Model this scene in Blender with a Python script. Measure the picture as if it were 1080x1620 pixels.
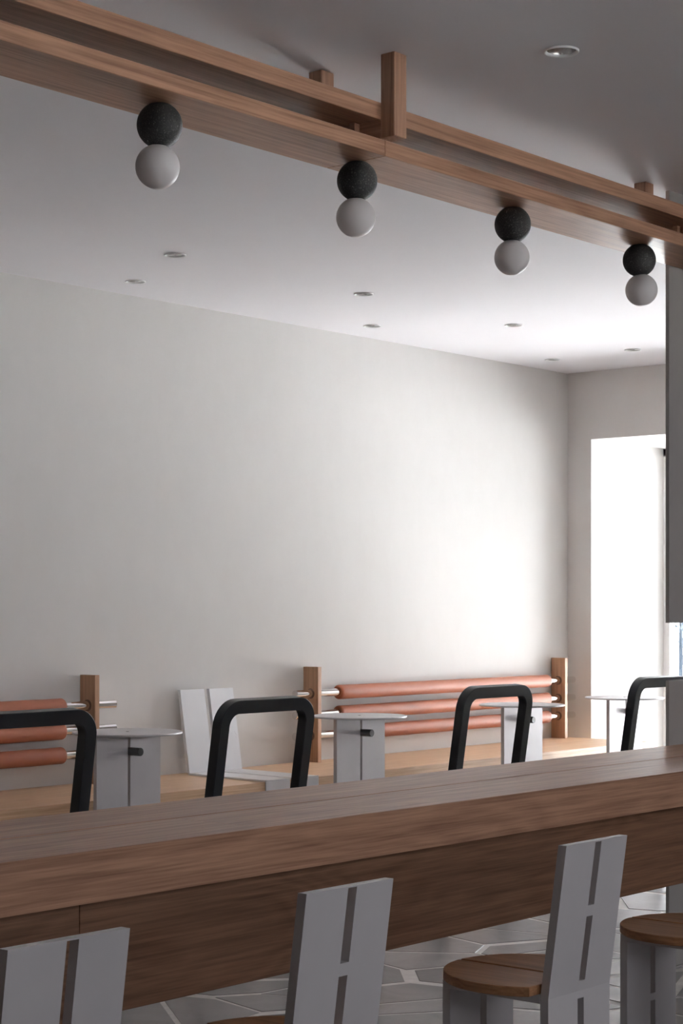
import bpy, bmesh, math, random
from mathutils import Vector, Matrix

for o in list(bpy.data.objects):
    bpy.data.objects.remove(o, do_unlink=True)
SC = bpy.context.scene
COL = SC.collection
R = math.radians

# ------------------------------------------------------------------ camera
cd = bpy.data.cameras.new('camera')
cd.sensor_fit = 'VERTICAL'
cd.sensor_height = 36.0
cd.lens = 2885.44 / 1620.0 * 36.0
cd.shift_y = (964.5 - 810.0) / 1620.0
cd.clip_start = 0.05
cd.clip_end = 500
cam = bpy.data.objects.new('camera', cd)
COL.objects.link(cam)
cam.location = (0, 0, 1.25)
cam.rotation_euler = (R(90), 0, R(-49.8045))
SC.camera = cam

# ------------------------------------------------------------------ daylight
SKY_STRENGTH = 7.5
world = bpy.data.worlds.new('overcast_sky')
SC.world = world
world.use_nodes = True
bgn = world.node_tree.nodes['Background']
bgn.inputs['Color'].default_value = (0.955, 0.95, 1.0, 1)
bgn.inputs['Strength'].default_value = SKY_STRENGTH


def portal(name, loc, rot, sx, sy):
    ld = bpy.data.lights.new(name, 'AREA')
    ld.shape = 'RECTANGLE'
    ld.size, ld.size_y = sx, sy
    ld.cycles.is_portal = True
    lo = bpy.data.objects.new(name, ld)
    COL.objects.link(lo)
    lo.location, lo.rotation_euler = loc, rot


# sampling portals in the glazed openings (they emit nothing themselves)
portal('street_window_portal', (10.47, 5.068, 1.14), (0, R(90), 0), 2.28, 1.93)
portal('fill_window_portal', (4.0, -2.66, 1.90), (R(90), 0, 0), 7.0, 0.60)

# high sun over the street: it reaches the floor of the window bay only
sd = bpy.data.lights.new('sun', 'SUN')
sd.energy = 270.0
sd.angle = R(1.0)
sd.color = (1.0, 0.99, 0.985)
sun = bpy.data.objects.new('sun', sd)
COL.objects.link(sun)
sun.rotation_euler = Vector((-0.30, -0.10, -0.93)).to_track_quat('-Z', 'Y').to_euler()

SC.view_settings.view_transform = 'Standard'
SC.view_settings.look = 'None'
SC.view_settings.gamma = 1.0
SC.view_settings.use_curve_mapping = False
SC.view_settings.exposure = 0.50
SC.cycles.max_bounces = 10
SC.cycles.diffuse_bounces = 7
SC.cycles.glossy_bounces = 4
SC.cycles.transparent_max_bounces = 12
SC.cycles.sample_clamp_indirect = 12
SC.cycles.use_denoising = True


# ------------------------------------------------------------------ node helpers
def new_mat(name):
    m = bpy.data.materials.new(name)
    m.use_nodes = True
    nt = m.node_tree
    b = nt.nodes['Principled BSDF']
    return m, nt, b


def nd(nt, typ, **kw):
    n = nt.nodes.new(typ)
    for k, v in kw.items():
        if k in n.inputs:
            n.inputs[k].default_value = v
        else:
            setattr(n, k, v)
    return n


def ramp(nt, stops):
    n = nt.nodes.new('ShaderNodeValToRGB')
    e = n.color_ramp.elements
    e[0].position, e[0].color = stops[0][0], (*stops[0][1], 1)
    e[1].position, e[1].color = stops[-1][0], (*stops[-1][1], 1)
    for p, c in stops[1:-1]:
        k = e.new(p)
        k.color = (*c, 1)
    return n


def coords(nt, scale=(1, 1, 1), rand=True):
    tc = nt.nodes.new('ShaderNodeTexCoord')
    out = tc.outputs['Object']
    if rand:
        oi = nt.nodes.new('ShaderNodeObjectInfo')
        mu = nd(nt, 'ShaderNodeMath', operation='MULTIPLY')
        mu.inputs[1].default_value = 17.0
        nt.links.new(oi.outputs['Random'], mu.inputs[0])
        ad = nd(nt, 'ShaderNodeVectorMath', operation='ADD')
        nt.links.new(out, ad.inputs[0])
        nt.links.new(mu.outputs[0], ad.inputs[1])
        out = ad.outputs[0]
    mp = nt.nodes.new('ShaderNodeMapping')
    mp.inputs['Scale'].default_value = scale
    nt.links.new(out, mp.inputs['Vector'])
    return mp.outputs['Vector']


def noise(nt, vec, scale, detail=3, rough=0.55, dist=0.0):
    n = nd(nt, 'ShaderNodeTexNoise')
    n.inputs['Scale'].default_value = scale
    n.inputs['Detail'].default_value = detail
    n.inputs['Roughness'].default_value = rough
    n.inputs['Distortion'].default_value = dist
    nt.links.new(vec, n.inputs['Vector'])
    return n.outputs['Fac']


def bump(nt, b, height, strength, dist=0.002):
    n = nd(nt, 'ShaderNodeBump')
    n.inputs['Strength'].default_value = strength
    n.inputs['Distance'].default_value = dist
    nt.links.new(height, n.inputs['Height'])
    nt.links.new(n.outputs['Normal'], b.inputs['Normal'])


def mathn(nt, op, a, bval):
    n = nd(nt, 'ShaderNodeMath', operation=op)
    if hasattr(a, 'links'):
        nt.links.new(a, n.inputs[0])
    else:
        n.inputs[0].default_value = a
    if hasattr(bval, 'links'):
        nt.links.new(bval, n.inputs[1])
    else:
        n.inputs[1].default_value = bval
    return n.outputs[0]


def wood(name, dark, light, axis=0, rough=0.42, spec=0.4, figure=7.0):
    """oak-like timber, grain along the given object axis"""
    m, nt, b = new_mat(name)
    lo = [5.0, 5.0, 5.0]
    lo[axis] = 0.55
    hi = [240.0, 240.0, 240.0]
    hi[axis] = 9.0
    v = coords(nt, tuple(lo))
    base = noise(nt, v, 1.0, 2, 0.45, 0.5)
    k = mathn(nt, 'MULTIPLY', base, figure * 2)
    pp = nd(nt, 'ShaderNodeMath', operation='PINGPONG')
    nt.links.new(k, pp.inputs[0])
    pp.inputs[1].default_value = 0.5
    ring = mathn(nt, 'MULTIPLY', pp.outputs[0], 0.30)
    v2 = coords(nt, tuple(hi))
    fine = noise(nt, v2, 1.0, 2, 0.6, 0.0)
    mid = [55.0, 55.0, 55.0]
    mid[axis] = 1.1
    v3 = coords(nt, tuple(mid))
    streak = noise(nt, v3, 1.0, 3, 0.6, 0.2)
    s1 = mathn(nt, 'ADD', ring, mathn(nt, 'MULTIPLY', fine, 0.45))
    por = [150.0, 150.0, 150.0]
    por[axis] = 3.0
    pore = noise(nt, coords(nt, tuple(por)), 1.0, 1, 0.5, 0.0)
    s2 = mathn(nt, 'ADD', s1, mathn(nt, 'MULTIPLY', streak, 0.75))
    s2 = mathn(nt, 'ADD', s2, mathn(nt, 'MULTIPLY', mathn(nt, 'SUBTRACT', pore, 0.42), 0.70))
    rp = ramp(nt, [(0.42, dark), (0.94, light)])
    nt.links.new(s2, rp.inputs['Fac'])
    nt.links.new(rp.outputs['Color'], b.inputs['Base Color'])
    b.inputs['Roughness'].default_value = rough
    b.inputs['Specular IOR Level'].default_value = spec
    bump(nt, b, mathn(nt, 'ADD', fine, mathn(nt, 'MULTIPLY', pp.outputs[0], 0.6)), 0.35, 0.0008)
    return m


def simple(name, col, rough=0.5, metal=0.0, var=0.0, vscale=8.0, bstr=0.0, bscale=60.0, spec=0.5, bdist=0.001):
    m, nt, b = new_mat(name)
    b.inputs['Roughness'].default_value = rough
    b.inputs['Metallic'].default_value = metal
    b.inputs['Specular IOR Level'].default_value = spec
    v = coords(nt)
    f = noise(nt, v, vscale, 4, 0.6)
    lo = tuple(max(0, c * (1 - var)) for c in col)
    hi = tuple(min(1, c * (1 + var)) for c in col)
    rp = ramp(nt, [(0.3, lo), (0.7, hi)])
    nt.links.new(f, rp.inputs['Fac'])
    nt.links.new(rp.outputs['Color'], b.inputs['Base Color'])
    if bstr:
        bump(nt, b, noise(nt, v, bscale, 3, 0.6), bstr, bdist)
    return m


M = {}
OAKD, OAKL = (0.240, 0.120, 0.074), (0.465, 0.262, 0.168)
M['oak_x'] = wood('oak_counter', OAKD, OAKL, 0, 0.40, 0.22)
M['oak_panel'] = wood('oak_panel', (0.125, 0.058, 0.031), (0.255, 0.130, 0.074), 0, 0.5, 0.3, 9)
M['absorber_panel'] = wood('absorber_panelling', (0.035, 0.024, 0.018), (0.075, 0.05, 0.036), 2, 0.5)  # invented dark finish, soaks up light coming from the left
M['oak_beam'] = wood('oak_beam', OAKD, OAKL, 0, 0.36, 0.26)
M['oak_y'] = wood('oak_cross', OAKD, OAKL, 1, 0.45)
M['oak_z'] = wood('oak_post', OAKD, OAKL, 2, 0.45)
M['oak_bench'] = wood('oak_bench', (0.51, 0.310, 0.180), (0.69, 0.465, 0.295), 0, 0.42)
M['oak_seat'] = wood('oak_seat', (0.22, 0.098, 0.043), (0.41, 0.205, 0.10), 1, 0.42)
M['oak_support'] = wood('oak_support', (0.31, 0.160, 0.085), (0.48, 0.28, 0.165), 2, 0.45)
M['hole_shade'] = simple('bore_shade', (0.13, 0.065, 0.038), 0.6, 0, 0.2)  # dark brown stands in for the shade inside the tube holes
M['leather'] = simple('terracotta_leather', (0.32, 0.100, 0.048), 0.55, 0, 0.08, 5, 0.35, 220, 0.45)
M['chrome'] = simple('polished_steel', (0.85, 0.84, 0.83), 0.07, 1.0)
M['black'] = simple('black_powder_coat', (0.010, 0.011, 0.014), 0.42, 0.0, 0.1, 30, 0.1, 500)
M['peg'] = simple('gunmetal', (0.16, 0.16, 0.16), 0.35, 0.9)
M['trim'] = simple('downlight_trim', (0.90, 0.90, 0.90), 0.3, 0.0)
M['reflector'] = simple('downlight_reflector', (0.80, 0.78, 0.77), 0.25, 1.0)
M['lens'] = simple('downlight_lens', (0.30, 0.29, 0.29), 0.3)
M['jointline'] = simple('joint_shadow_gap', (0.035, 0.02, 0.012), 0.8)
M['frame'] = simple('white_window_frame', (0.90, 0.90, 0.90), 0.4)


def alu(name):
    m, nt, b = new_mat(name)
    v = coords(nt)
    f = noise(nt, v, 3.5, 4, 0.6)
    rp = ramp(nt, [(0.3, (0.53, 0.505, 0.515)), (0.7, (0.58, 0.553, 0.563))])
    nt.links.new(f, rp.inputs['Fac'])
    nt.links.new(rp.outputs['Color'], b.inputs['Base Color'])
    b.inputs['Metallic'].default_value = 0.35
    b.inputs['Roughness'].default_value = 0.45
    bump(nt, b, noise(nt, v, 900, 1, 0.5), 0.05, 0.0005)
    return m


M['alu'] = alu('satin_aluminium')


def alu_scuffed():
    m, nt, b = new_mat('scuffed_aluminium')
    v = coords(nt)
    f = noise(nt, v, 2.2, 4, 0.6)
    rp = ramp(nt, [(0.3, (0.76, 0.76, 0.78)), (0.7, (0.84, 0.84, 0.86))])
    nt.links.new(f, rp.inputs['Fac'])
    v2 = coords(nt, (1, 1, 0.35))
    s = noise(nt, v2, 26, 6, 0.75, 1.5)
    sr = ramp(nt, [(0.66, (0, 0, 0)), (0.72, (1, 1, 1))])
    nt.links.new(s, sr.inputs['Fac'])
    mx = nd(nt, 'ShaderNodeMix', data_type='RGBA')
    nt.links.new(sr.outputs['Color'], mx.inputs[0])
    nt.links.new(rp.outputs['Color'], mx.inputs[6])
    mx.inputs[7].default_value = (0.48, 0.47, 0.46, 1)
    nt.links.new(mx.outputs[2], b.inputs['Base Color'])
    b.inputs['Metallic'].default_value = 0.5
    b.inputs['Roughness'].default_value = 0.38
    return m


M['alu_scuffed'] = alu_scuffed()


def plaster(name, c1, c2, bstr=0.12):
    m, nt, b = new_mat(name)
    v = coords(nt, (1, 1, 1), rand=False)
    a = noise(nt, v, 1.3, 5, 0.6, 0.4)
    v2 = coords(nt, (1, 1, 0.45), rand=False)
    t = noise(nt, v2, 9.0, 5, 0.65, 0.6)
    s = mathn(nt, 'ADD', mathn(nt, 'MULTIPLY', a, 0.6), mathn(nt, 'MULTIPLY', t, 0.4))
    rp = ramp(nt, [(0.32, c1), (0.68, c2)])
    nt.links.new(s, rp.inputs['Fac'])
    nt.links.new(rp.outputs['Color'], b.inputs['Base Color'])
    b.inputs['Roughness'].default_value = 0.75
    b.inputs['Specular IOR Level'].default_value = 0.25
    h = mathn(nt, 'ADD', t, mathn(nt, 'MULTIPLY', noise(nt, v, 160, 2, 0.6), 0.25))
    bump(nt, b, h, bstr, 0.004)
    return m


M['plaster'] = plaster('lime_plaster', (0.705, 0.685, 0.664), (0.745, 0.728, 0.709), 0.06)
M['ceiling'] = plaster('ceiling_paint', (0.785, 0.770, 0.795), (0.800, 0.785, 0.810), 0.04)
M['partition'] = plaster('partition_plaster', (0.36, 0.335, 0.315), (0.40, 0.375, 0.355), 0.06)


def speckled():
    m, nt, b = new_mat('speckled_black_cork')
    v = coords(nt)
    f = noise(nt, v, 260, 2, 0.7)
    rp = ramp(nt, [(0.50, (0.018, 0.017, 0.017)), (0.66, (0.055, 0.052, 0.05)), (0.74, (0.22, 0.21, 0.20))])
    nt.links.new(f, rp.inputs['Fac'])
    nt.links.new(rp.outputs['Color'], b.inputs['Base Color'])
    b.inputs['Roughness'].default_value = 0.7
    bump(nt, b, f, 0.5, 0.001)
    return m


M['speckle'] = speckled()
mo, nt_, b_ = new_mat('opal_glass')
b_.inputs['Base Color'].default_value = (0.76, 0.72, 0.72, 1)
b_.inputs['Roughness'].default_value = 0.45
b_.inputs['Specular IOR Level'].default_value = 0.4
M['opal'] = mo


def stone():
    m, nt, b = new_mat('grey_paving_stone')
    v = coords(nt)
    oi = nt.nodes.new('ShaderNodeObjectInfo')
    f = noise(nt, v, 5.0, 5, 0.65, 0.8)
    s = mathn(nt, 'ADD', mathn(nt, 'MULTIPLY', f, 0.75), mathn(nt, 'MULTIPLY', oi.outputs['Random'], 0.35))
    rp = ramp(nt, [(0.3, (0.23, 0.214, 0.21)), (0.8, (0.41, 0.388, 0.384))])
    nt.links.new(s, rp.inputs['Fac'])
    nt.links.new(rp.outputs['Color'], b.inputs['Base Color'])
    b.inputs['Roughness'].default_value = 0.36
    bump(nt, b, noise(nt, v, 14, 5, 0.7), 0.18, 0.004)
    return m


M['stone'] = stone()
M['mortar'] = simple('pale_mortar', (0.80, 0.77, 0.74), 0.8, 0, 0.1, 20, 0.3, 80)


def glass():
    m, nt, b = new_mat('clear_glazing')
    nt.nodes.remove(b)
    out = nt.nodes['Material Output']
    t = nt.nodes.new('ShaderNodeBsdfTransparent')
    t.inputs['Color'].default_value = (0.96, 0.98, 0.98, 1)
    g = nt.nodes.new('ShaderNodeBsdfGlossy')
    g.inputs['Roughness'].default_value = 0.02
    fr = nt.nodes.new('ShaderNodeFresnel')
    fr.inputs['IOR'].default_value = 1.45
    mx = nt.nodes.new('ShaderNodeMixShader')
    nt.links.new(fr.outputs[0], mx.inputs[0])
    nt.links.new(t.outputs[0], mx.inputs[1])
    nt.links.new(g.outputs[0], mx.inputs[2])
    nt.links.new(mx.outputs[0], out.inputs['Surface'])
    return m


M['glass'] = glass()
M['pavement'] = simple('street_paving', (0.50, 0.50, 0.505), 0.8, 0, 0.1, 0.8)
M['dim_ground'] = simple('dimmed_yard_ground', (0.07, 0.07, 0.07), 0.9, 0, 0.1, 0.8)  # unseen yard made dark to cut its bounce through the fill opening
M['facade'] = simple('pale_render', (0.62, 0.64, 0.66), 0.8, 0, 0.05, 2)
M['facade_trim'] = simple('facade_trim', (0.70, 0.71, 0.72), 0.7)
M['far_pane'] = simple('far_window_pane', (0.006, 0.011, 0.018), 0.9, spec=0.1)
M['bark'] = simple('bark', (0.006, 0.009, 0.013), 0.9, 0, 0.3, 30, spec=0.1)
M['leaf'] = simple('street_leaf', (0.007, 0.012, 0.015), 0.9, 0, 0.3, 30, spec=0.1)


# ------------------------------------------------------------------ mesh helpers
def add_box(bm, x0, x1, y0, y1, z0, z1):
    v = [bm.verts.new(p) for p in ((x0, y0, z0), (x1, y0, z0), (x1, y1, z0), (x0, y1, z0),
                                   (x0, y0, z1), (x1, y0, z1), (x1, y1, z1), (x0, y1, z1))]
    for f in ((3, 2, 1, 0), (4, 5, 6, 7), (0, 1, 5, 4), (1, 2, 6, 5), (2, 3, 7, 6), (3, 0, 4, 7)):
        bm.faces.new([v[i] for i in f])


def box(x0, x1, y0, y1, z0, z1, bev=0.0, seg=2):
    bm = bmesh.new()
    add_box(bm, x0, x1, y0, y1, z0, z1)
    if bev:
        bmesh.ops.bevel(bm, geom=bm.edges[:], offset=bev, segments=seg, profile=0.7, affect='EDGES')
    return bm


def obj(name, bm, mat, parent=None, smooth=False, loc=None):
    bmesh.ops.recalc_face_normals(bm, faces=bm.faces[:])
    me = bpy.data.meshes.new(name)
    bm.to_mesh(me)
    bm.free()
    me.materials.append(M[mat] if isinstance(mat, str) else mat)
    if smooth:
        for p in me.polygons:
            p.use_smooth = True
    o = bpy.data.objects.new(name, me)
    COL.objects.link(o)
    if parent is not None:
        o.parent = parent
    if loc is not None:
        o.location = loc
    return o


def autosmooth(o, ang=35):
    me = o.data
    for p in me.polygons:
        p.use_smooth = True
    me.set_sharp_from_angle(angle=R(ang))
    return o


def thing(name, label, cat, loc=(0, 0, 0), rotz=0.0, group=None):
    o = bpy.data.objects.new(name, None)
    COL.objects.link(o)
    o.empty_display_size = 0.1
    o.location = loc
    o.rotation_euler = (0, 0, rotz)
    o['label'] = label
    o['category'] = cat
    if group:
        o['group'] = group
    return o


def struct(name, bm, mat, smooth=False):
    o = obj(name, bm, mat, None, smooth)
    o['kind'] = 'structure'
    return o


def copy_tree(root, loc, rotz=0.0, label=None):
    r = root.copy()
    COL.objects.link(r)
    r.location = loc
    r.rotation_euler = (0, 0, rotz)
    if label:
        r['label'] = label
    for ch in list(root.children):
        c = ch.copy()
        COL.objects.link(c)
        c.parent = r
        for g in list(ch.children):
            d = g.copy()
            COL.objects.link(d)
            d.parent = c
    return r


def cyl(bm, p0, p1, r0, r1=None, n=32, cap=True):
    p0, p1 = Vector(p0), Vector(p1)
    if r1 is None:
        r1 = r0
    ax = (p1 - p0).normalized()
    up = Vector((0, 0, 1)) if abs(ax.z) < 0.9 else Vector((1, 0, 0))
    u = ax.cross(up).normalized()
    w = ax.cross(u)
    A, B = [], []
    for i in range(n):
        t = 2 * math.pi * i / n
        d = u * math.cos(t) + w * math.sin(t)
        A.append(bm.verts.new(p0 + d * r0))
        B.append(bm.verts.new(p1 + d * r1))
    for i in range(n):
        j = (i + 1) % n
        bm.faces.new((A[i], A[j], B[j], B[i]))
    if cap:
        bm.faces.new(A[::-1])
        bm.faces.new(B)


def lathe(bm, prof, axis='z', n=40, origin=(0, 0, 0)):
    """prof: list of (radius, height) revolved around the axis through origin"""
    ox, oy, oz = origin
    rings = []
    for r, h in prof:
        ring = []
        if r < 1e-6:
            p = (ox, oy, oz + h) if axis == 'z' else (ox + h, oy, oz)
            ring = [bm.verts.new(p)]
        else:
            for i in range(n):
                t = 2 * math.pi * i / n
                a, b = r * math.cos(t), r * math.sin(t)
                p = (ox + a, oy + b, oz + h) if axis == 'z' else (ox + h, oy + a, oz + b)
                ring.append(bm.verts.new(p))
        rings.append(ring)
    for A, B in zip(rings, rings[1:]):
        for i in range(n):
            j = (i + 1) % n
            if len(A) == 1 and len(B) == 1:
                continue
            if len(A) == 1:
                bm.faces.new((A[0], B[i], B[j]))
            elif len(B) == 1:
                bm.faces.new((A[i], A[j], B[0]))
            else:
                bm.faces.new((A[i], A[j], B[j], B[i]))


def grid_plate(us, vs, skip, thick, fn):
    """flat plate made of grid cells with some cells left open (slots); fn(u, v, t) -> xyz"""
    bm = bmesh.new()
    nu, nv = len(us), len(vs)
    F = [[bm.verts.new(fn(u, v, 0.0)) for v in vs] for u in us]
    B = [[bm.verts.new(fn(u, v, thick)) for v in vs] for u in us]
    solid = lambda i, j: 0 <= i < nu - 1 and 0 <= j < nv - 1 and (i, j) not in skip
    for i in range(nu - 1):
        for j in range(nv - 1):
            if not solid(i, j):
                continue
            bm.faces.new((F[i][j], F[i + 1][j], F[i + 1][j + 1], F[i][j + 1]))
            bm.faces.new((B[i][j + 1], B[i + 1][j + 1], B[i + 1][j], B[i][j]))
            if not solid(i, j - 1):
                bm.faces.new((F[i][j], B[i][j], B[i + 1][j], F[i + 1][j]))
            if not solid(i, j + 1):
                bm.faces.new((F[i][j + 1], F[i + 1][j + 1], B[i + 1][j + 1], B[i][j + 1]))
            if not solid(i - 1, j):
                bm.faces.new((F[i][j], F[i][j + 1], B[i][j + 1], B[i][j]))
            if not solid(i + 1, j):
                bm.faces.new((F[i + 1][j], B[i + 1][j], B[i + 1][j + 1], F[i + 1][j + 1]))
    loose = [v for v in bm.verts if not v.link_faces]
    bmesh.ops.delete(bm, geom=loose, context='VERTS')
    return bm


# ================================================================== the room
ZC = 2.7075      # ceiling
YW = 6.206       # long plaster wall
XR = 9.509       # window wall, room side
XG = 10.403      # glazing line
YJ = 6.036       # window jamb
YN = 4.10        # near jamb of the window bay
ZH = 2.292       # head of the window bay
XL, YF = -1.4, -2.6

struct('wall_back', box(XL - 0.2, XG + 0.12, YW, YW + 0.2, -0.2, ZC + 0.25), 'plaster')
bm = bmesh.new()
add_box(bm, XR, XG + 0.12, YJ, YW, -0.2, ZC + 0.25)
add_box(bm, XR, XG + 0.12, YN, YJ, ZH, ZC + 0.25)
add_box(bm, XR, XG + 0.12, YF, YN, -0.2, ZC + 0.25)
struct('wall_right', bm, 'plaster')
struct('wall_left', box(XL - 0.2, XL, YF, YW, -0.2, ZC + 0.25), 'absorber_panel')  # unseen end wall, set close and dark to keep left-facing sides dim
WX0, WX1, WZ0, WZ1 = 0.5, 7.5, 1.60, 2.20      # unseen opening added behind the camera for fill light
bm = bmesh.new()
add_box(bm, XL - 0.2, WX0, YF - 0.2, YF, -0.2, ZC + 0.25)
add_box(bm, WX1, XG + 0.12, YF - 0.2, YF, -0.2, ZC + 0.25)
add_box(bm, WX0, WX1, YF - 0.2, YF, -0.2, WZ0)
add_box(bm, WX0, WX1, YF - 0.2, YF, WZ1, ZC + 0.25)
struct('wall_front', bm, 'plaster')

# half-height partition and the bulkhead hanging above it, closed further along by a pier
YP = 3.222
XP = 5.577
PT = 0.014
struct('wall_partition', box(XP, XR, YP, YP + PT, 0.0, 1.003, 0.001, 1), 'partition')
bm = bmesh.new()
add_box(bm, XP, XR, YP, YP + PT, 1.204, ZC)
add_box(bm, 6.6, XR, YP, YP + PT, 1.003, 1.204)
struct('wall_bulkhead', bm, 'partition')
bb = struct('baseboard_partition', box(XP, XR, YP - 0.008, YP, 0.0, 0.006), 'partition')

# ceiling with the round cut-outs of the downlights
DL = [(4.002, 2.631), (5.277, 5.352), (5.591, 5.920), (6.493, 5.352), (7.250, 5.920),
      (7.697, 5.352), (8.910, 5.920), (8.861, 5.352)]
RH = 0.0400
bm = bmesh.new()
NS = 32


def loop_edges(bm, pts):
    vs = [bm.verts.new(p) for p in pts]
    return [bm.edges.new((vs[i], vs[(i + 1) % len(vs)])) for i in range(len(vs))]


edges = loop_edges(bm, [(XL, YF, ZC), (XR, YF, ZC), (XR, YW, ZC), (XL, YW, ZC)])
for cx, cy in DL:
    edges += loop_edges(bm, [(cx + RH * math.cos(2 * math.pi * i / NS), cy + RH * math.sin(2 * math.pi * i / NS), ZC)
                             for i in range(NS)])
bmesh.ops.triangle_fill(bm, edges=edges, use_beauty=True, use_dissolve=False)
# drop any triangles the fill laid across a cut-out
kill = []
for f in bm.faces:
    c = f.calc_center_median()
    if any((c.x - x) ** 2 + (c.y - y) ** 2 < (RH * 0.98) ** 2 for x, y in DL):
        kill.append(f)
bmesh.ops.delete(bm, geom=kill, context='FACES')
for f in bm.faces:
    f.normal_update()
    if f.normal.z > 0:
        f.normal_flip()
me = bpy.data.meshes.new('ceiling')
# roof slab above keeps daylight out
add_box(bm, XL - 0.2, XG + 0.12, YF - 0.2, YW + 0.2, ZC + 0.16, ZC + 0.25)
bm.to_mesh(me)
bm.free()
me.materials.append(M['ceiling'])
ceil = bpy.data.objects.new('ceiling', me)
COL.objects.link(ceil)
ceil['kind'] = 'structure'

# street window: frame and panes
win = bpy.data.objects.new('window_1', None)
COL.objects.link(win)
win['kind'] = 'structure'
win.location = (XG, (YJ + YN) / 2, 0)
hw = (YJ - YN) / 2
for a, b_2 in ((-hw, -hw + 0.046), (-0.023, 0.023), (hw - 0.046, hw)):
    obj('window_frame', box(-0.03, 0.03, a, b_2, 0.0, ZH, 0.002, 1), 'frame', win)
obj('window_frame', box(-0.03, 0.03, -hw, hw, 0.0, 0.06, 0.002, 1), 'frame', win)
obj('window_frame', box(-0.03, 0.03, -hw, hw, ZH - 0.05, ZH, 0.002, 1), 'frame', win)
for a, b_2 in ((-hw + 0.046, -0.023), (0.023, hw - 0.046)):
    obj('pane', box(-0.004, 0.004, a, b_2, 0.06, ZH - 0.05), 'glass', win)

struct('bounce_platform', box(XR + 0.01, XG - 0.031, YN, YJ, 0.0, 0.03, 0.002, 1), 'frame')  # white platform added to bounce sunlight onto ceiling, jamb and frames

fill_win = bpy.data.objects.new('fill_window', None)  # made-up window, put in to brighten the surfaces facing the camera
COL.objects.link(fill_win)
fill_win['kind'] = 'structure'
fill_win.location = ((WX0 + WX1) / 2, YF - 0.1, WZ0)
hw2, hz2 = (WX1 - WX0) / 2, WZ1 - WZ0
for a, b_2 in ((-hw2, -hw2 + 0.05), (-0.025, 0.025), (hw2 - 0.05, hw2)):
    obj('window_frame', box(a, b_2, -0.03, 0.03, 0, hz2, 0.002, 1), 'frame', fill_win)
for a, b_2 in ((0, 0.05), (hz2 - 0.05, hz2)):
    obj('window_frame', box(-hw2, hw2, -0.03, 0.03, a, b_2, 0.002, 1), 'frame', fill_win)
for a, b_2 in ((-hw2 + 0.05, -0.025), (0.025, hw2 - 0.05)):
    obj('pane', box(a, b_2, -0.004, 0.004, 0.05, hz2 - 0.05), 'glass', fill_win)

# ------------------------------------------------------------------ crazy paving
random.seed(11)
floor = struct('floor', box(XL - 0.2, XG + 0.12, YF - 0.2, YW + 0.2, -0.2, -0.0022), 'mortar')


def clip(poly, nx, ny, c):
    """keep the part of the polygon with nx*x + ny*y <= c"""
    out = []
    for i in range(len(poly)):
        p, q = poly[i], poly[(i + 1) % len(poly)]
        dp = nx * p[0] + ny * p[1] - c
        dq = nx * q[0] + ny * q[1] - c
        if dp <= 0:
            out.append(p)
        if (dp < 0 < dq) or (dq < 0 < dp):
            t = dp / (dp - dq)
            out.append((p[0] + t * (q[0] - p[0]), p[1] + t * (q[1] - p[1])))
    return out


sites = []
step = 0.33
gx = XL + 0.1
while gx < XG:
    gy = YF + 0.1
    while gy < YW:
        if random.random() < 0.86:
            sites.append((gx + random.uniform(-0.19, 0.19), gy + random.uniform(-0.19, 0.19),
                          random.uniform(-0.03, 0.03)))
        if random.random() < 0.16:      # small wedge stones between the large ones
            sites.append((gx + random.uniform(-0.25, 0.25), gy + random.uniform(-0.25, 0.25), -0.03))
        gy += step
    gx += step


def stone_poly(i):
    x, y, w = sites[i]
    x0, x1, y0, y1 = XL + 0.005, XG - 0.04, YF + 0.005, YW - 0.005
    if x > 5.2 and y > YP:
        pass
    poly = [(max(x0, x - 0.6), max(y0, y - 0.6)), (min(x1, x + 0.6), max(y0, y - 0.6)),
            (min(x1, x + 0.6), min(y1, y + 0.6)), (max(x0, x - 0.6), min(y1, y + 0.6))]
    for j, (a, b2, w2) in enumerate(sites):
        if j == i or abs(a - x) > 1.0 or abs(b2 - y) > 1.0:
            continue
        dx, dy = a - x, b2 - y
        d = math.hypot(dx, dy)
        if d < 1e-4:
            continue
        dx, dy = dx / d, dy / d
        rj = random.Random(min(i, j) * 7919 + max(i, j))
        # joints: bisector, shifted and turned a little, with uneven widths
        j2 = rj.choice((0.006, 0.008, 0.011, 0.016, 0.024))
        mid = d / 2 + (w - w2) * 0.5
        poly = clip(poly, dx, dy, dx * x + dy * y + mid - j2)
        if len(poly) < 3:
            return None
    return poly


def stone_mesh(bm, poly, cx, cy, top):
    n = len(poly)
    T = [bm.verts.new((cx + (px - cx) * 0.985 - cx, cy + (py - cy) * 0.985 - cy, top)) for px, py in poly]
    E_ = [bm.verts.new((px - cx, py - cy, top - 0.0025)) for px, py in poly]
    B = [bm.verts.new((px - cx, py - cy, -0.02)) for px, py in poly]
    bm.faces.new(T)
    for k in range(n):
        l = (k + 1) % n
        bm.faces.new((E_[k], E_[l], T[l], T[k]))
        bm.faces.new((B[k], B[l], E_[l], E_[k]))


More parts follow.
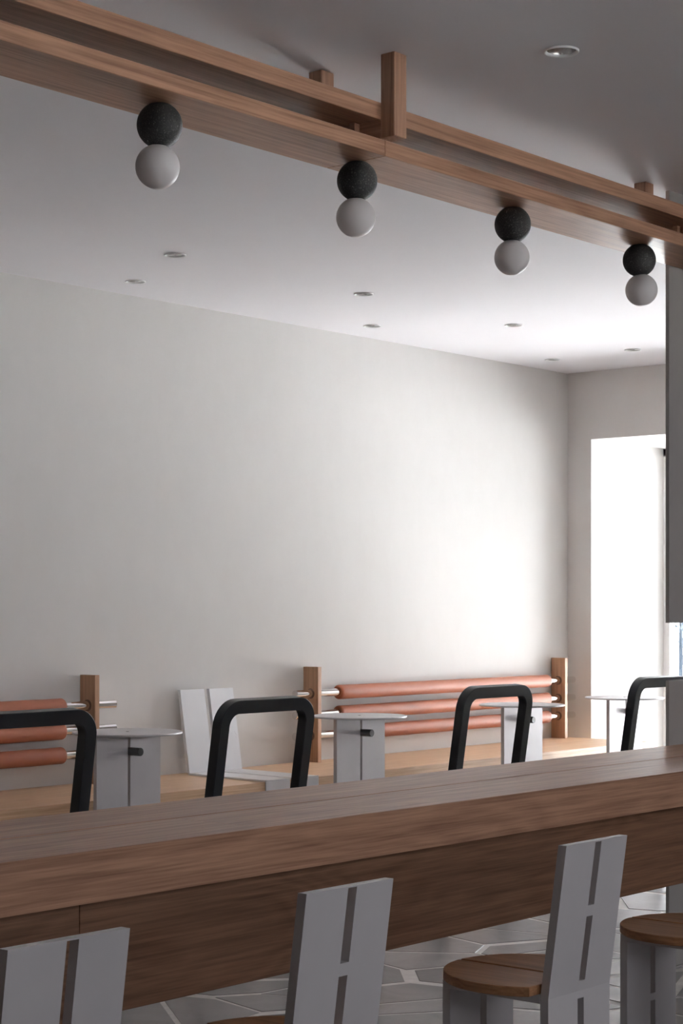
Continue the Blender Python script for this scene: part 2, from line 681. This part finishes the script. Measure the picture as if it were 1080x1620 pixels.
rest = bmesh.new()
nst = 0
for i, (sx, sy, _) in enumerate(sites):
    pl = stone_poly(i)
    if not pl:
        continue
    cx = sum(p[0] for p in pl) / len(pl)
    cy = sum(p[1] for p in pl) / len(pl)
    top = random.uniform(-0.0012, 0.0)
    if 1.9 < cx < 8.4 and 2.5 < cy < 6.1 and abs(cy - 0.72 * cx) < 2.0 and nst < 300:
        b3 = bmesh.new()
        stone_mesh(b3, pl, cx, cy, top)
        obj('paving_stone', b3, 'stone', floor, False, (cx, cy, 0))
        nst += 1
    else:
        b3 = bmesh.new()
        stone_mesh(b3, pl, cx, cy, top)
        bmesh.ops.translate(b3, verts=b3.verts[:], vec=(cx, cy, 0))
        tmp = bpy.data.meshes.new('tmp')
        b3.to_mesh(tmp)
        b3.free()
        rest.from_mesh(tmp)
        bpy.data.meshes.remove(tmp)
ro = obj('paving_field', rest, 'stone', floor)
ro['kind'] = 'stuff'

# ================================================================== ceiling beam with lamps
YB0, YB1 = 3.011, 3.215
beam = thing('timber_light_beam', 'double oak beam hung from the ceiling on short posts, carrying four globe lamps',
             'beam', (3.75, (YB0 + YB1) / 2, ZC))


def in_thing(bm, t):
    bmesh.ops.translate(bm, verts=bm.verts[:], vec=-Vector(t.location))
    return bm


JX = 3.742
for a, b2 in ((0.2, JX - 0.0008), (JX + 0.0008, 7.4)):
    obj('lower_beam', in_thing(box(a, b2, YB0, YB1, 2.444, 2.486, 0.0015, 1), beam), 'oak_beam', beam)
obj('upper_beam', in_thing(box(0.2, 7.4, YB0, YB1, 2.536, 2.581, 0.0015, 1), beam), 'oak_beam', beam)
for fx in (2.035, 3.722, 5.409):
    obj('hanger_post', in_thing(box(fx, fx + 0.052, YB0 - 0.047, YB0, 2.4875, ZC, 0.002, 1), beam), 'oak_z', beam)
    y1 = YB1 + 0.047 if fx < 5 else YB1 + 0.047
    obj('hanger_post', in_thing(box(fx, fx + 0.052, YB1, y1, 2.4875, ZC, 0.002, 1), beam), 'oak_z', beam)
    obj('cross_member', in_thing(box(fx, fx + 0.052, YB0, YB1, 2.4865, 2.5355, 0.001, 1), beam), 'oak_y', beam)
    obj('spacer_block', in_thing(box(fx - 0.022, fx - 0.001, YB0 + 0.07, YB0 + 0.088, 2.4865, 2.5355, 0.001, 1), beam),
        'oak_y', beam)

RD, RWt = 0.0542, 0.0526
LAMPS = [(3.018, -0.0050, 'leftmost'), (3.749, -0.0036, 'second from left'), (4.473, -0.0026, 'third from left'),
         (5.196, 0.0070, 'rightmost')]
lamp0 = None
lab = ['globe lamp with speckled black mount under the beam, leftmost of the four',
       'globe lamp with speckled black mount just left of the joint in the oak beam',
       'globe lamp with speckled black mount, third from the left under the beam',
       'globe lamp with speckled black mount, rightmost of the four beside the grey partition']
for i, (lx, off, _) in enumerate(LAMPS):
    t = thing('globe_lamp', lab[i], 'lamp', (lx, (YB0 + YB1) / 2, 2.444), 0, 'globe lamps under the beam')
    # dark ball, cut flat where it meets the beam
    prof = []
    cz = -0.0485
    a0 = math.acos(0.0485 / RD)
    for k in range(25):
        a = a0 + (math.pi - a0) * k / 24
        prof.append((RD * math.sin(a), cz + RD * math.cos(a)))
    prof[-1] = (0, cz - RD)
    prof = [(0, 0.0)] + prof
    bm = bmesh.new()
    lathe(bm, prof, n=48)
    autosmooth(obj('mount_ball', bm, 'speckle', t))
    bm = bmesh.new()
    prof = [(RWt * math.sin(math.pi * k / 28), RWt * math.cos(math.pi * k / 28)) for k in range(29)]
    prof[0], prof[-1] = (0, RWt), (0, -RWt)
    lathe(bm, prof, n=56)
    obj('opal_globe', bm, 'opal', t, True, (off * 0.645, -off * 0.764, -0.1465))

# downlights
dlab = ['round recessed downlight alone on the near ceiling, right of the oak beam post',
        'recessed downlight in the far ceiling, upper left one of the left pair',
        'recessed downlight in the far ceiling, lower left one near the long wall',
        'recessed downlight in the middle of the far ceiling, upper one of its pair',
        'recessed downlight in the middle of the far ceiling, next to the long wall',
        'recessed downlight below the third globe lamp',
        'recessed downlight right above the far corner of the room',
        'recessed downlight near the window wall, below the rightmost globe lamp']
for (cx, cy), lb in zip(DL, dlab):
    t = thing('downlight', lb, 'downlight', (cx, cy, ZC), 0, 'recessed ceiling downlights')
    bm = bmesh.new()
    lathe(bm, [(RH - 0.001, 0.003), (RH - 0.0015, -0.001), (RH + 0.001, -0.004), (RH + 0.0045, -0.006), (RH + 0.0058, -0.0045),
               (RH + 0.0060, -0.0004)], n=40)
    obj('trim_ring', bm, 'trim', t, True)
    bm = bmesh.new()
    lathe(bm, [(RH - 0.001, 0.001), (RH - 0.003, 0.012), (RH - 0.008, 0.035), (RH - 0.015, 0.062)], n=40)
    obj('reflector', bm, 'reflector', t, True)
    bm = bmesh.new()
    lathe(bm, [(0, 0.058), (RH - 0.0145, 0.060), (RH - 0.0145, 0.066), (0, 0.066)], n=32)
    obj('lamp_lens', bm, 'lens', t)

# ================================================================== counter
ZT = 0.779
ctr = thing('counter', 'long oak counter with thick top and recessed apron running across the foreground', 'counter',
            (3.5, 2.94, 0))
JB = 2.904


def prism_x(x0, x1, prof):
    bm = bmesh.new()
    A = [bm.verts.new((x0, y, z)) for y, z in prof]
    B = [bm.verts.new((x1, y, z)) for y, z in prof]
    bm.faces.new(A)
    bm.faces.new(B[::-1])
    for k in range(len(prof)):
        l = (k + 1) % len(prof)
        bm.faces.new((A[k], A[l], B[l], B[k]))
    return bm


for a, b2 in ((0.3, JB - 0.0006), (JB + 0.0006, 7.6)):
    obj('front_board', in_thing(prism_x(a, b2, [(2.6722, ZT), (2.9420, ZT), (2.9420, 0.6775), (2.7022, 0.6775), (2.7022, 0.749)]),
                                ctr), 'oak_x', ctr)
obj('fascia_board', in_thing(prism_x(0.3, 7.6, [(2.671, 0.677), (2.7018, 0.677), (2.7018, 0.749), (2.6718, 0.7788),
                                                (2.671, 0.778)]), ctr), 'oak_x', ctr)
obj('back_board', in_thing(box(0.3, 7.6, 2.9490, 3.212, 0.677, ZT, 0.0018, 1), ctr), 'oak_x', ctr)
JA = 2.5525
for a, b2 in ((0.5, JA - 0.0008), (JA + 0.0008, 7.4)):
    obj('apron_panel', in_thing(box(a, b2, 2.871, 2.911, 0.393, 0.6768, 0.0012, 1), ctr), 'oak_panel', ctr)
obj('rear_panel', in_thing(box(0.5, 7.4, 3.02, 3.05, 0.46, 0.6768, 0.0012, 1), ctr), 'oak_panel', ctr)
for a in (0.55, 7.1):
    obj('support_leg', in_thing(box(a, a + 0.25, 2.912, 3.019, 0.0, 0.6765, 0.002, 1), ctr), 'oak_z', ctr)

# ================================================================== bench
ZBN = 0.4693
bench = thing('wall_bench', 'long pale oak bench along the plaster wall', 'bench', (6.2, 5.89, 0))
obj('seat_slab', in_thing(box(2.2, 9.43, 5.586, YW - 0.004, 0.34, ZBN, 0.0015, 1), bench), 'oak_bench', bench)
obj('plinth', in_thing(box(2.3, 9.40, 5.68, YW - 0.004, 0.0, 0.3395), bench), 'oak_bench', bench)


# leather bolster backrests
def backrest(name, label, px, xt0, xt1, xb0, xb1):
    t = thing(name, label, 'backrest', ((px[0] + px[1]) / 2, 6.15, ZBN), 0, 'bolster backrests on the bench')
    for a in px:
        p = obj('support_post', in_thing(box(a, a + 0.027, 6.100, 6.200, ZBN, 0.957, 0.0012, 1), t), 'oak_support', t)
        for z in (0.8205, 0.7125, 0.6050):
            for xx, sg in ((a, -1), (a + 0.027, 1)):
                bm = bmesh.new()
                lathe(bm, [(0.0213, 0.0), (0.0213, sg * 0.0012), (0.0262, sg * 0.0012), (0.0262, 0.0)], axis='x', n=28,
                      origin=(xx, 6.15, z))
                obj('bore_shade_ring', in_thing(bm, t), 'hole_shade', p)  # dark ring painted in place of the shaded gap around the tube
    for z in (0.8205, 0.7125, 0.6050):
        bm = bmesh.new()
        r = 0.0205
        lathe(bm, [(0, xt0), (r - 0.003, xt0), (r, xt0 + 0.003), (r, xt1 - 0.003), (r - 0.003, xt1), (0, xt1)], axis='x',
              n=36, origin=(0, 6.15, z))
        autosmooth(obj('steel_tube', in_thing(bm, t), 'chrome', t))
        bm = bmesh.new()
        rb = 0.0375
        prof = [(0.0212, xb0 + 0.004), (0.027, xb0)]
        for k in range(1, 6):
            a = math.pi / 2 * k / 5
            prof.append((rb - 0.010 + 0.010 * math.sin(a), xb0 + 0.012 - 0.012 * math.cos(a)))
        L = xb1 - xb0
        for k in range(1, 24):
            prof.append((rb + 0.0006 * math.sin(k * 2.1 + z * 30) - 0.0004, xb0 + 0.012 + (L - 0.024) * k / 24))
        for k in range(0, 6):
            a = math.pi / 2 * k / 5
            prof.append((rb - 0.010 + 0.010 * math.cos(a), xb1 - 0.012 + 0.012 * math.sin(a)))
        prof += [(0.027, xb1), (0.0212, xb1 - 0.004)]
        lathe(bm, prof, axis='x', n=40, origin=(0, 6.15, z))
        autosmooth(obj('leather_bolster', in_thing(bm, t), 'leather', t), 50)
    return t


backrest('bolster_backrest', 'three terracotta leather bolsters on steel tubes at the left end of the bench',
         (3.24, 5.514), 3.09, 5.678, 3.37, 5.368)
backrest('bolster_backrest', 'three terracotta leather bolsters on steel tubes in front of the window corner',
         (7.034, 9.318), 6.911, 9.485, 7.248, 9.204)

# folded aluminium seat on the bench
seat = thing('aluminium_bench_seat', 'scuffed bent aluminium seat of two planks leaning on the wall above the bench', 'seat',
             (6.255, 5.575, ZBN), R(-3.0))


def plank_fn(kind):
    def fn(u, v, t):
        if kind == 'back':      # v runs up the leaning back
            return (u, 0.508 + v * 0.170 - t * 0.0, 0.010 + v) if t == 0 else (u, 0.508 + v * 0.170 + t, 0.010 + v)
        if kind == 'seat':
            return (u - (0.52 - v) * 0.0, v, 0.009 - t)
        return (u, -0.006 + t, 0.009 - v)
    return fn


for a, b2 in ((-0.180, -0.027), (0.006, 0.162)):
    obj('back_plank', grid_plate([a, b2], [0, 0.39], set(), 0.018, plank_fn('back')), 'alu_scuffed', seat)
    obj('seat_plank', grid_plate([a, b2], [-0.006, 0.516], set(), 0.008, plank_fn('seat')), 'alu_scuffed', seat)
    obj('front_flap', grid_plate([a, b2], [0.0085, 0.09], set(), 0.006, lambda u, v, t: (u, -0.006 + t, 0.009 - v)),
        'alu_scuffed', seat)


# ================================================================== side tables
def make_table(label, loc):
    t = thing('side_table', label, 'table', loc, 0, 'round aluminium side tables')
    bm = bmesh.new()
    rr = 0.2175
    lathe(bm, [(0, 0.760), (rr - 0.003, 0.760), (rr, 0.7625), (rr, 0.7650), (rr - 0.002, 0.768), (0, 0.768)], n=72)
    autosmooth(obj('table_top', bm, 'alu', t))
    for a, b2 in ((-0.1715, -0.0065), (0.0065, 0.1715)):
        obj('leg_panel', box(a, b2, -0.010, 0.010, 0.012, 0.7598, 0.0008, 1), 'alu', t)
    bm = bmesh.new()
    lathe(bm, [(0, 0), (0.17, 0), (0.17, 0.012), (0, 0.012)], n=48)
    obj('foot_plate', bm, 'alu', t)
    bm = bmesh.new()
    cyl(bm, (0.010, -0.066, 0.690), (0.010, 0.012, 0.690), 0.0165, n=28)
    bmesh.ops.bevel(bm, geom=[e for e in bm.edges if abs(e.verts[0].co.y - e.verts[1].co.y) < 1e-5], offset=0.0015,
                    segments=1, affect='EDGES')
    autosmooth(obj('peg', bm, 'peg', t))
    bm = bmesh.new()
    cyl(bm, (0, 0, 0.768), (0, 0, 0.7692), 0.006, n=16)
    obj('screw', bm, 'peg', t)
    return t


TABS = [(4.962, 5.3, 'round aluminium side table behind the leftmost black chair'),
        (6.400, 5.3, 'round aluminium side table between the second and third black chair'),
        (7.698, 5.3, 'round aluminium side table seen through the third black chair'),
        (8.690, 5.3, 'round aluminium side table against the bright window reveal')]
t0 = make_table(TABS[0][2], (TABS[0][0], TABS[0][1], 0))
for x, y, lb in TABS[1:]:
    copy_tree(t0, (x, y, 0), 0, lb)


# ================================================================== black chairs
def sweep_rect(path, normals, w, depth_vec):
    """rectangular bar along a planar path; normals in the plane of the path"""
    bm = bmesh.new()
    rings = []
    D = Vector(depth_vec)
    for p, n in zip(path, normals):
        p, n = Vector(p), Vector(n)
        rings.append([bm.verts.new(q) for q in (p, p - n * w, p - n * w + D, p + D)])
    for A, B in zip(rings, rings[1:]):
        for i in range(4):
            j = (i + 1) % 4
            bm.faces.new((A[i], A[j], B[j], B[i]))
    bm.faces.new(rings[0])
    bm.faces.new(rings[-1][::-1])
    return bm


def u_path(w, h, rad, lean, y0, n=10):
    """outer outline of an inverted U, leaning in y"""
    pts, nor = [], []
    hw_ = w / 2

    def put(x, z, nx, nz):
        pts.append((x, y0 - z * lean, z))
        nor.append((nx, -nz * lean, nz))
    put(-hw_, 0, -1, 0)
    put(-hw_, h - rad - 0.001, -1, 0)
    for k in range(n + 1):
        a = math.pi - math.pi / 2 * k / n
        put(-hw_ + rad + rad * math.cos(a), h - rad + rad * math.sin(a), math.cos(a), math.sin(a))
    for k in range(n + 1):
        a = math.pi / 2 - math.pi / 2 * k / n
        put(hw_ - rad + rad * math.cos(a), h - rad + rad * math.sin(a), math.cos(a), math.sin(a))
    put(hw_, h - rad - 0.001, 1, 0)
    put(hw_, 0, 1, 0)
    return pts, nor


def make_chair(label, loc):
    t = thing('black_chair', label, 'chair', loc, 0, 'black loop-back chairs')
    p, n = u_path(0.480, 0.941, 0.088, 0.153, 0.0)
    bm = sweep_rect(p, n, 0.0455, (0, 0.040, 0.006))
    bmesh.ops.recalc_face_normals(bm, faces=bm.faces[:])
    bmesh.ops.bevel(bm, geom=[e for e in bm.edges if e.calc_face_angle(0) > 1.0], offset=0.002, segments=1, affect='EDGES')
    autosmooth(obj('loop_back', bm, 'black', t), 30)
    p, n = u_path(0.480, 0.425, 0.06, -0.06, 0.34)
    bm = sweep_rect(p, n, 0.040, (0, 0.036, 0))
    autosmooth(obj('front_leg_loop', bm, 'black', t), 30)
    obj('seat_pad', box(-0.215, 0.215, -0.015, 0.40, 0.426, 0.456, 0.008, 2), 'black', t)
    for sx in (-0.235, 0.195):
        obj('side_rail', box(sx, sx + 0.04, -0.015, 0.355, 0.385, 0.4255, 0.002, 1), 'black', t)
    return t


CH = [(3.622, 'black loop-back chair cut off by the left edge, in front of the leather bolsters'),
      (4.657, 'black loop-back chair in front of the bent aluminium bench seat'),
      (6.029, 'black loop-back chair in front of the terracotta bolsters'),
      (7.320, 'black loop-back chair at the right, partly behind the grey partition')]
YCH = 4.300 + 0.153 * 0.614
c0 = make_chair(CH[0][1], (CH[0][0], YCH, 0))
for x, lb in CH[1:]:
    copy_tree(c0, (x, YCH, 0), 0, lb)


# ================================================================== aluminium stools
def make_stool(label, loc):
    """origin: outer back-left corner of the bent plate, on the floor"""
    t = thing('aluminium_stool', label, 'stool', loc, 0, 'aluminium stools at the counter')
    W, TH, ZS, ZTOP, LEAN = 0.238, 0.020, 0.440, 0.763, 0.045 / 0.323
    us = [0, 0.1115, 0.1355, W]
    obj('backrest', grid_plate(us, [ZS, 0.462, 0.601, 0.6245, 0.7605, ZTOP], {(1, 1), (1, 3)}, TH,
                               lambda u, v, q: (u, -(v - ZS) * LEAN + q, v)), 'alu', t)
    obj('rear_leg', grid_plate(us, [0.0, 0.06, 0.215, 0.240, 0.424, ZS], {(1, 1), (1, 3)}, TH,
                               lambda u, v, q: (u, q, v)), 'alu', t)
    obj('front_leg', grid_plate(us, [0.0, 0.06, 0.265, 0.283, 0.420, 0.4285], {(1, 1), (1, 3)}, TH,
                                lambda u, v, q: (u, 0.254 + q, v)), 'alu', t)
    obj('seat_plate', box(0, W, TH + 0.0005, 0.274, 0.4285, 0.4475, 0.0006, 1), 'alu', t)
    # two half-round oak seat boards with a gap along the middle
    cx, cy, rr, g = W / 2, 0.129, 0.1865, 0.005
    yb = 0.0235
    for sg in (-1, 1):
        pts = []
        a_start = math.asin((yb - cy) / rr)
        N = 26
        a_mid = math.acos(g / rr)
        for k in range(N + 1):
            a = a_start + (a_mid - a_start) * k / N
            pts.append((cx + sg * rr * math.cos(a), cy + rr * math.sin(a)))
        pts.append((cx + sg * g, yb))
        bm = bmesh.new()
        B = [bm.verts.new((x, y, 0.4478)) for x, y in pts]
        T = [bm.verts.new((x, y, 0.4685)) for x, y in pts]
        bm.faces.new(B[::-1])
        bm.faces.new(T)
        for k in range(len(pts)):
            l = (k + 1) % len(pts)
            bm.faces.new((B[k], B[l], T[l], T[k]))
        bmesh.ops.recalc_face_normals(bm, faces=bm.faces[:])
        bmesh.ops.bevel(bm, geom=[e for e in bm.edges if e.calc_face_angle(0) > 1.0 and abs(e.verts[0].co.z - e.verts[1].co.z) < 1e-5],
                        offset=0.0015, segments=1, affect='EDGES')
        autosmooth(obj('seat_board', bm, 'oak_seat', t))
    return t


ST = [(1.684, 2.092, 'aluminium stool at the left edge of the frame, only the top of its back showing'),
      (2.347, 2.106, 'aluminium stool in the middle of the counter, seat mostly cut off by the frame'),
      (3.169, 2.116, 'aluminium stool with its whole round oak seat and slotted back showing'),
      (3.898, 2.116, 'aluminium stool cut off by the right edge, its back outside the frame')]
s0 = make_stool(ST[0][2], (ST[0][0], ST[0][1], 0))
for x, y, lb in ST[1:]:
    copy_tree(s0, (x, y, 0), 0, lb)

# ================================================================== the street outside
st = struct('street_ground', box(XG + 0.13, 90, -40, 70, -0.35, -0.12), 'pavement')
sl = struct('yard_ground', box(-40, XG + 0.12, -40, YF - 0.21, -0.35, -0.12), 'dim_ground')
fac = thing('street_facade', 'pale building front seen through the window slit beside the partition', 'building', (34, 19.5, -0.12))
obj('facade_wall', box(0, 0.5, -9, 9, 0, 3.2), 'facade', fac)
for k in range(26):
    y = -3.9 + k * 0.30
    for z in (0.20, 0.55, 0.90):
        w = obj('far_pane', box(-0.05, -0.005, y, y + 0.17, z, z + 0.22), 'far_pane', fac)
tr = thing('street_tree', 'thin street tree outside the window, seen over the partition', 'tree', (24.0, 13.67, -0.12))
bm = bmesh.new()
cyl(bm, (0, 0, 0), (0.02, 0.01, 1.3), 0.035, 0.025, 10)
cyl(bm, (0.02, 0.01, 1.3), (0, 0, 2.8), 0.025, 0.010, 10)
obj('trunk', bm, 'bark', tr, True)
random.seed(5)
bm = bmesh.new()
for k in range(420):
    a, h_, rd = random.uniform(0, 6.283), random.uniform(0.85, 3.0), random.uniform(0.05, 0.5)
    c = Vector((rd * math.cos(a), rd * math.sin(a), h_))
    u = Vector((random.uniform(-1, 1), random.uniform(-1, 1), random.uniform(-1, 1))).normalized() * 0.035
    w = u.orthogonal().normalized() * 0.018
    bm.faces.new([bm.verts.new(c + q) for q in (u, w, -u, -w)])
lf = obj('foliage', bm, 'leaf', tr)
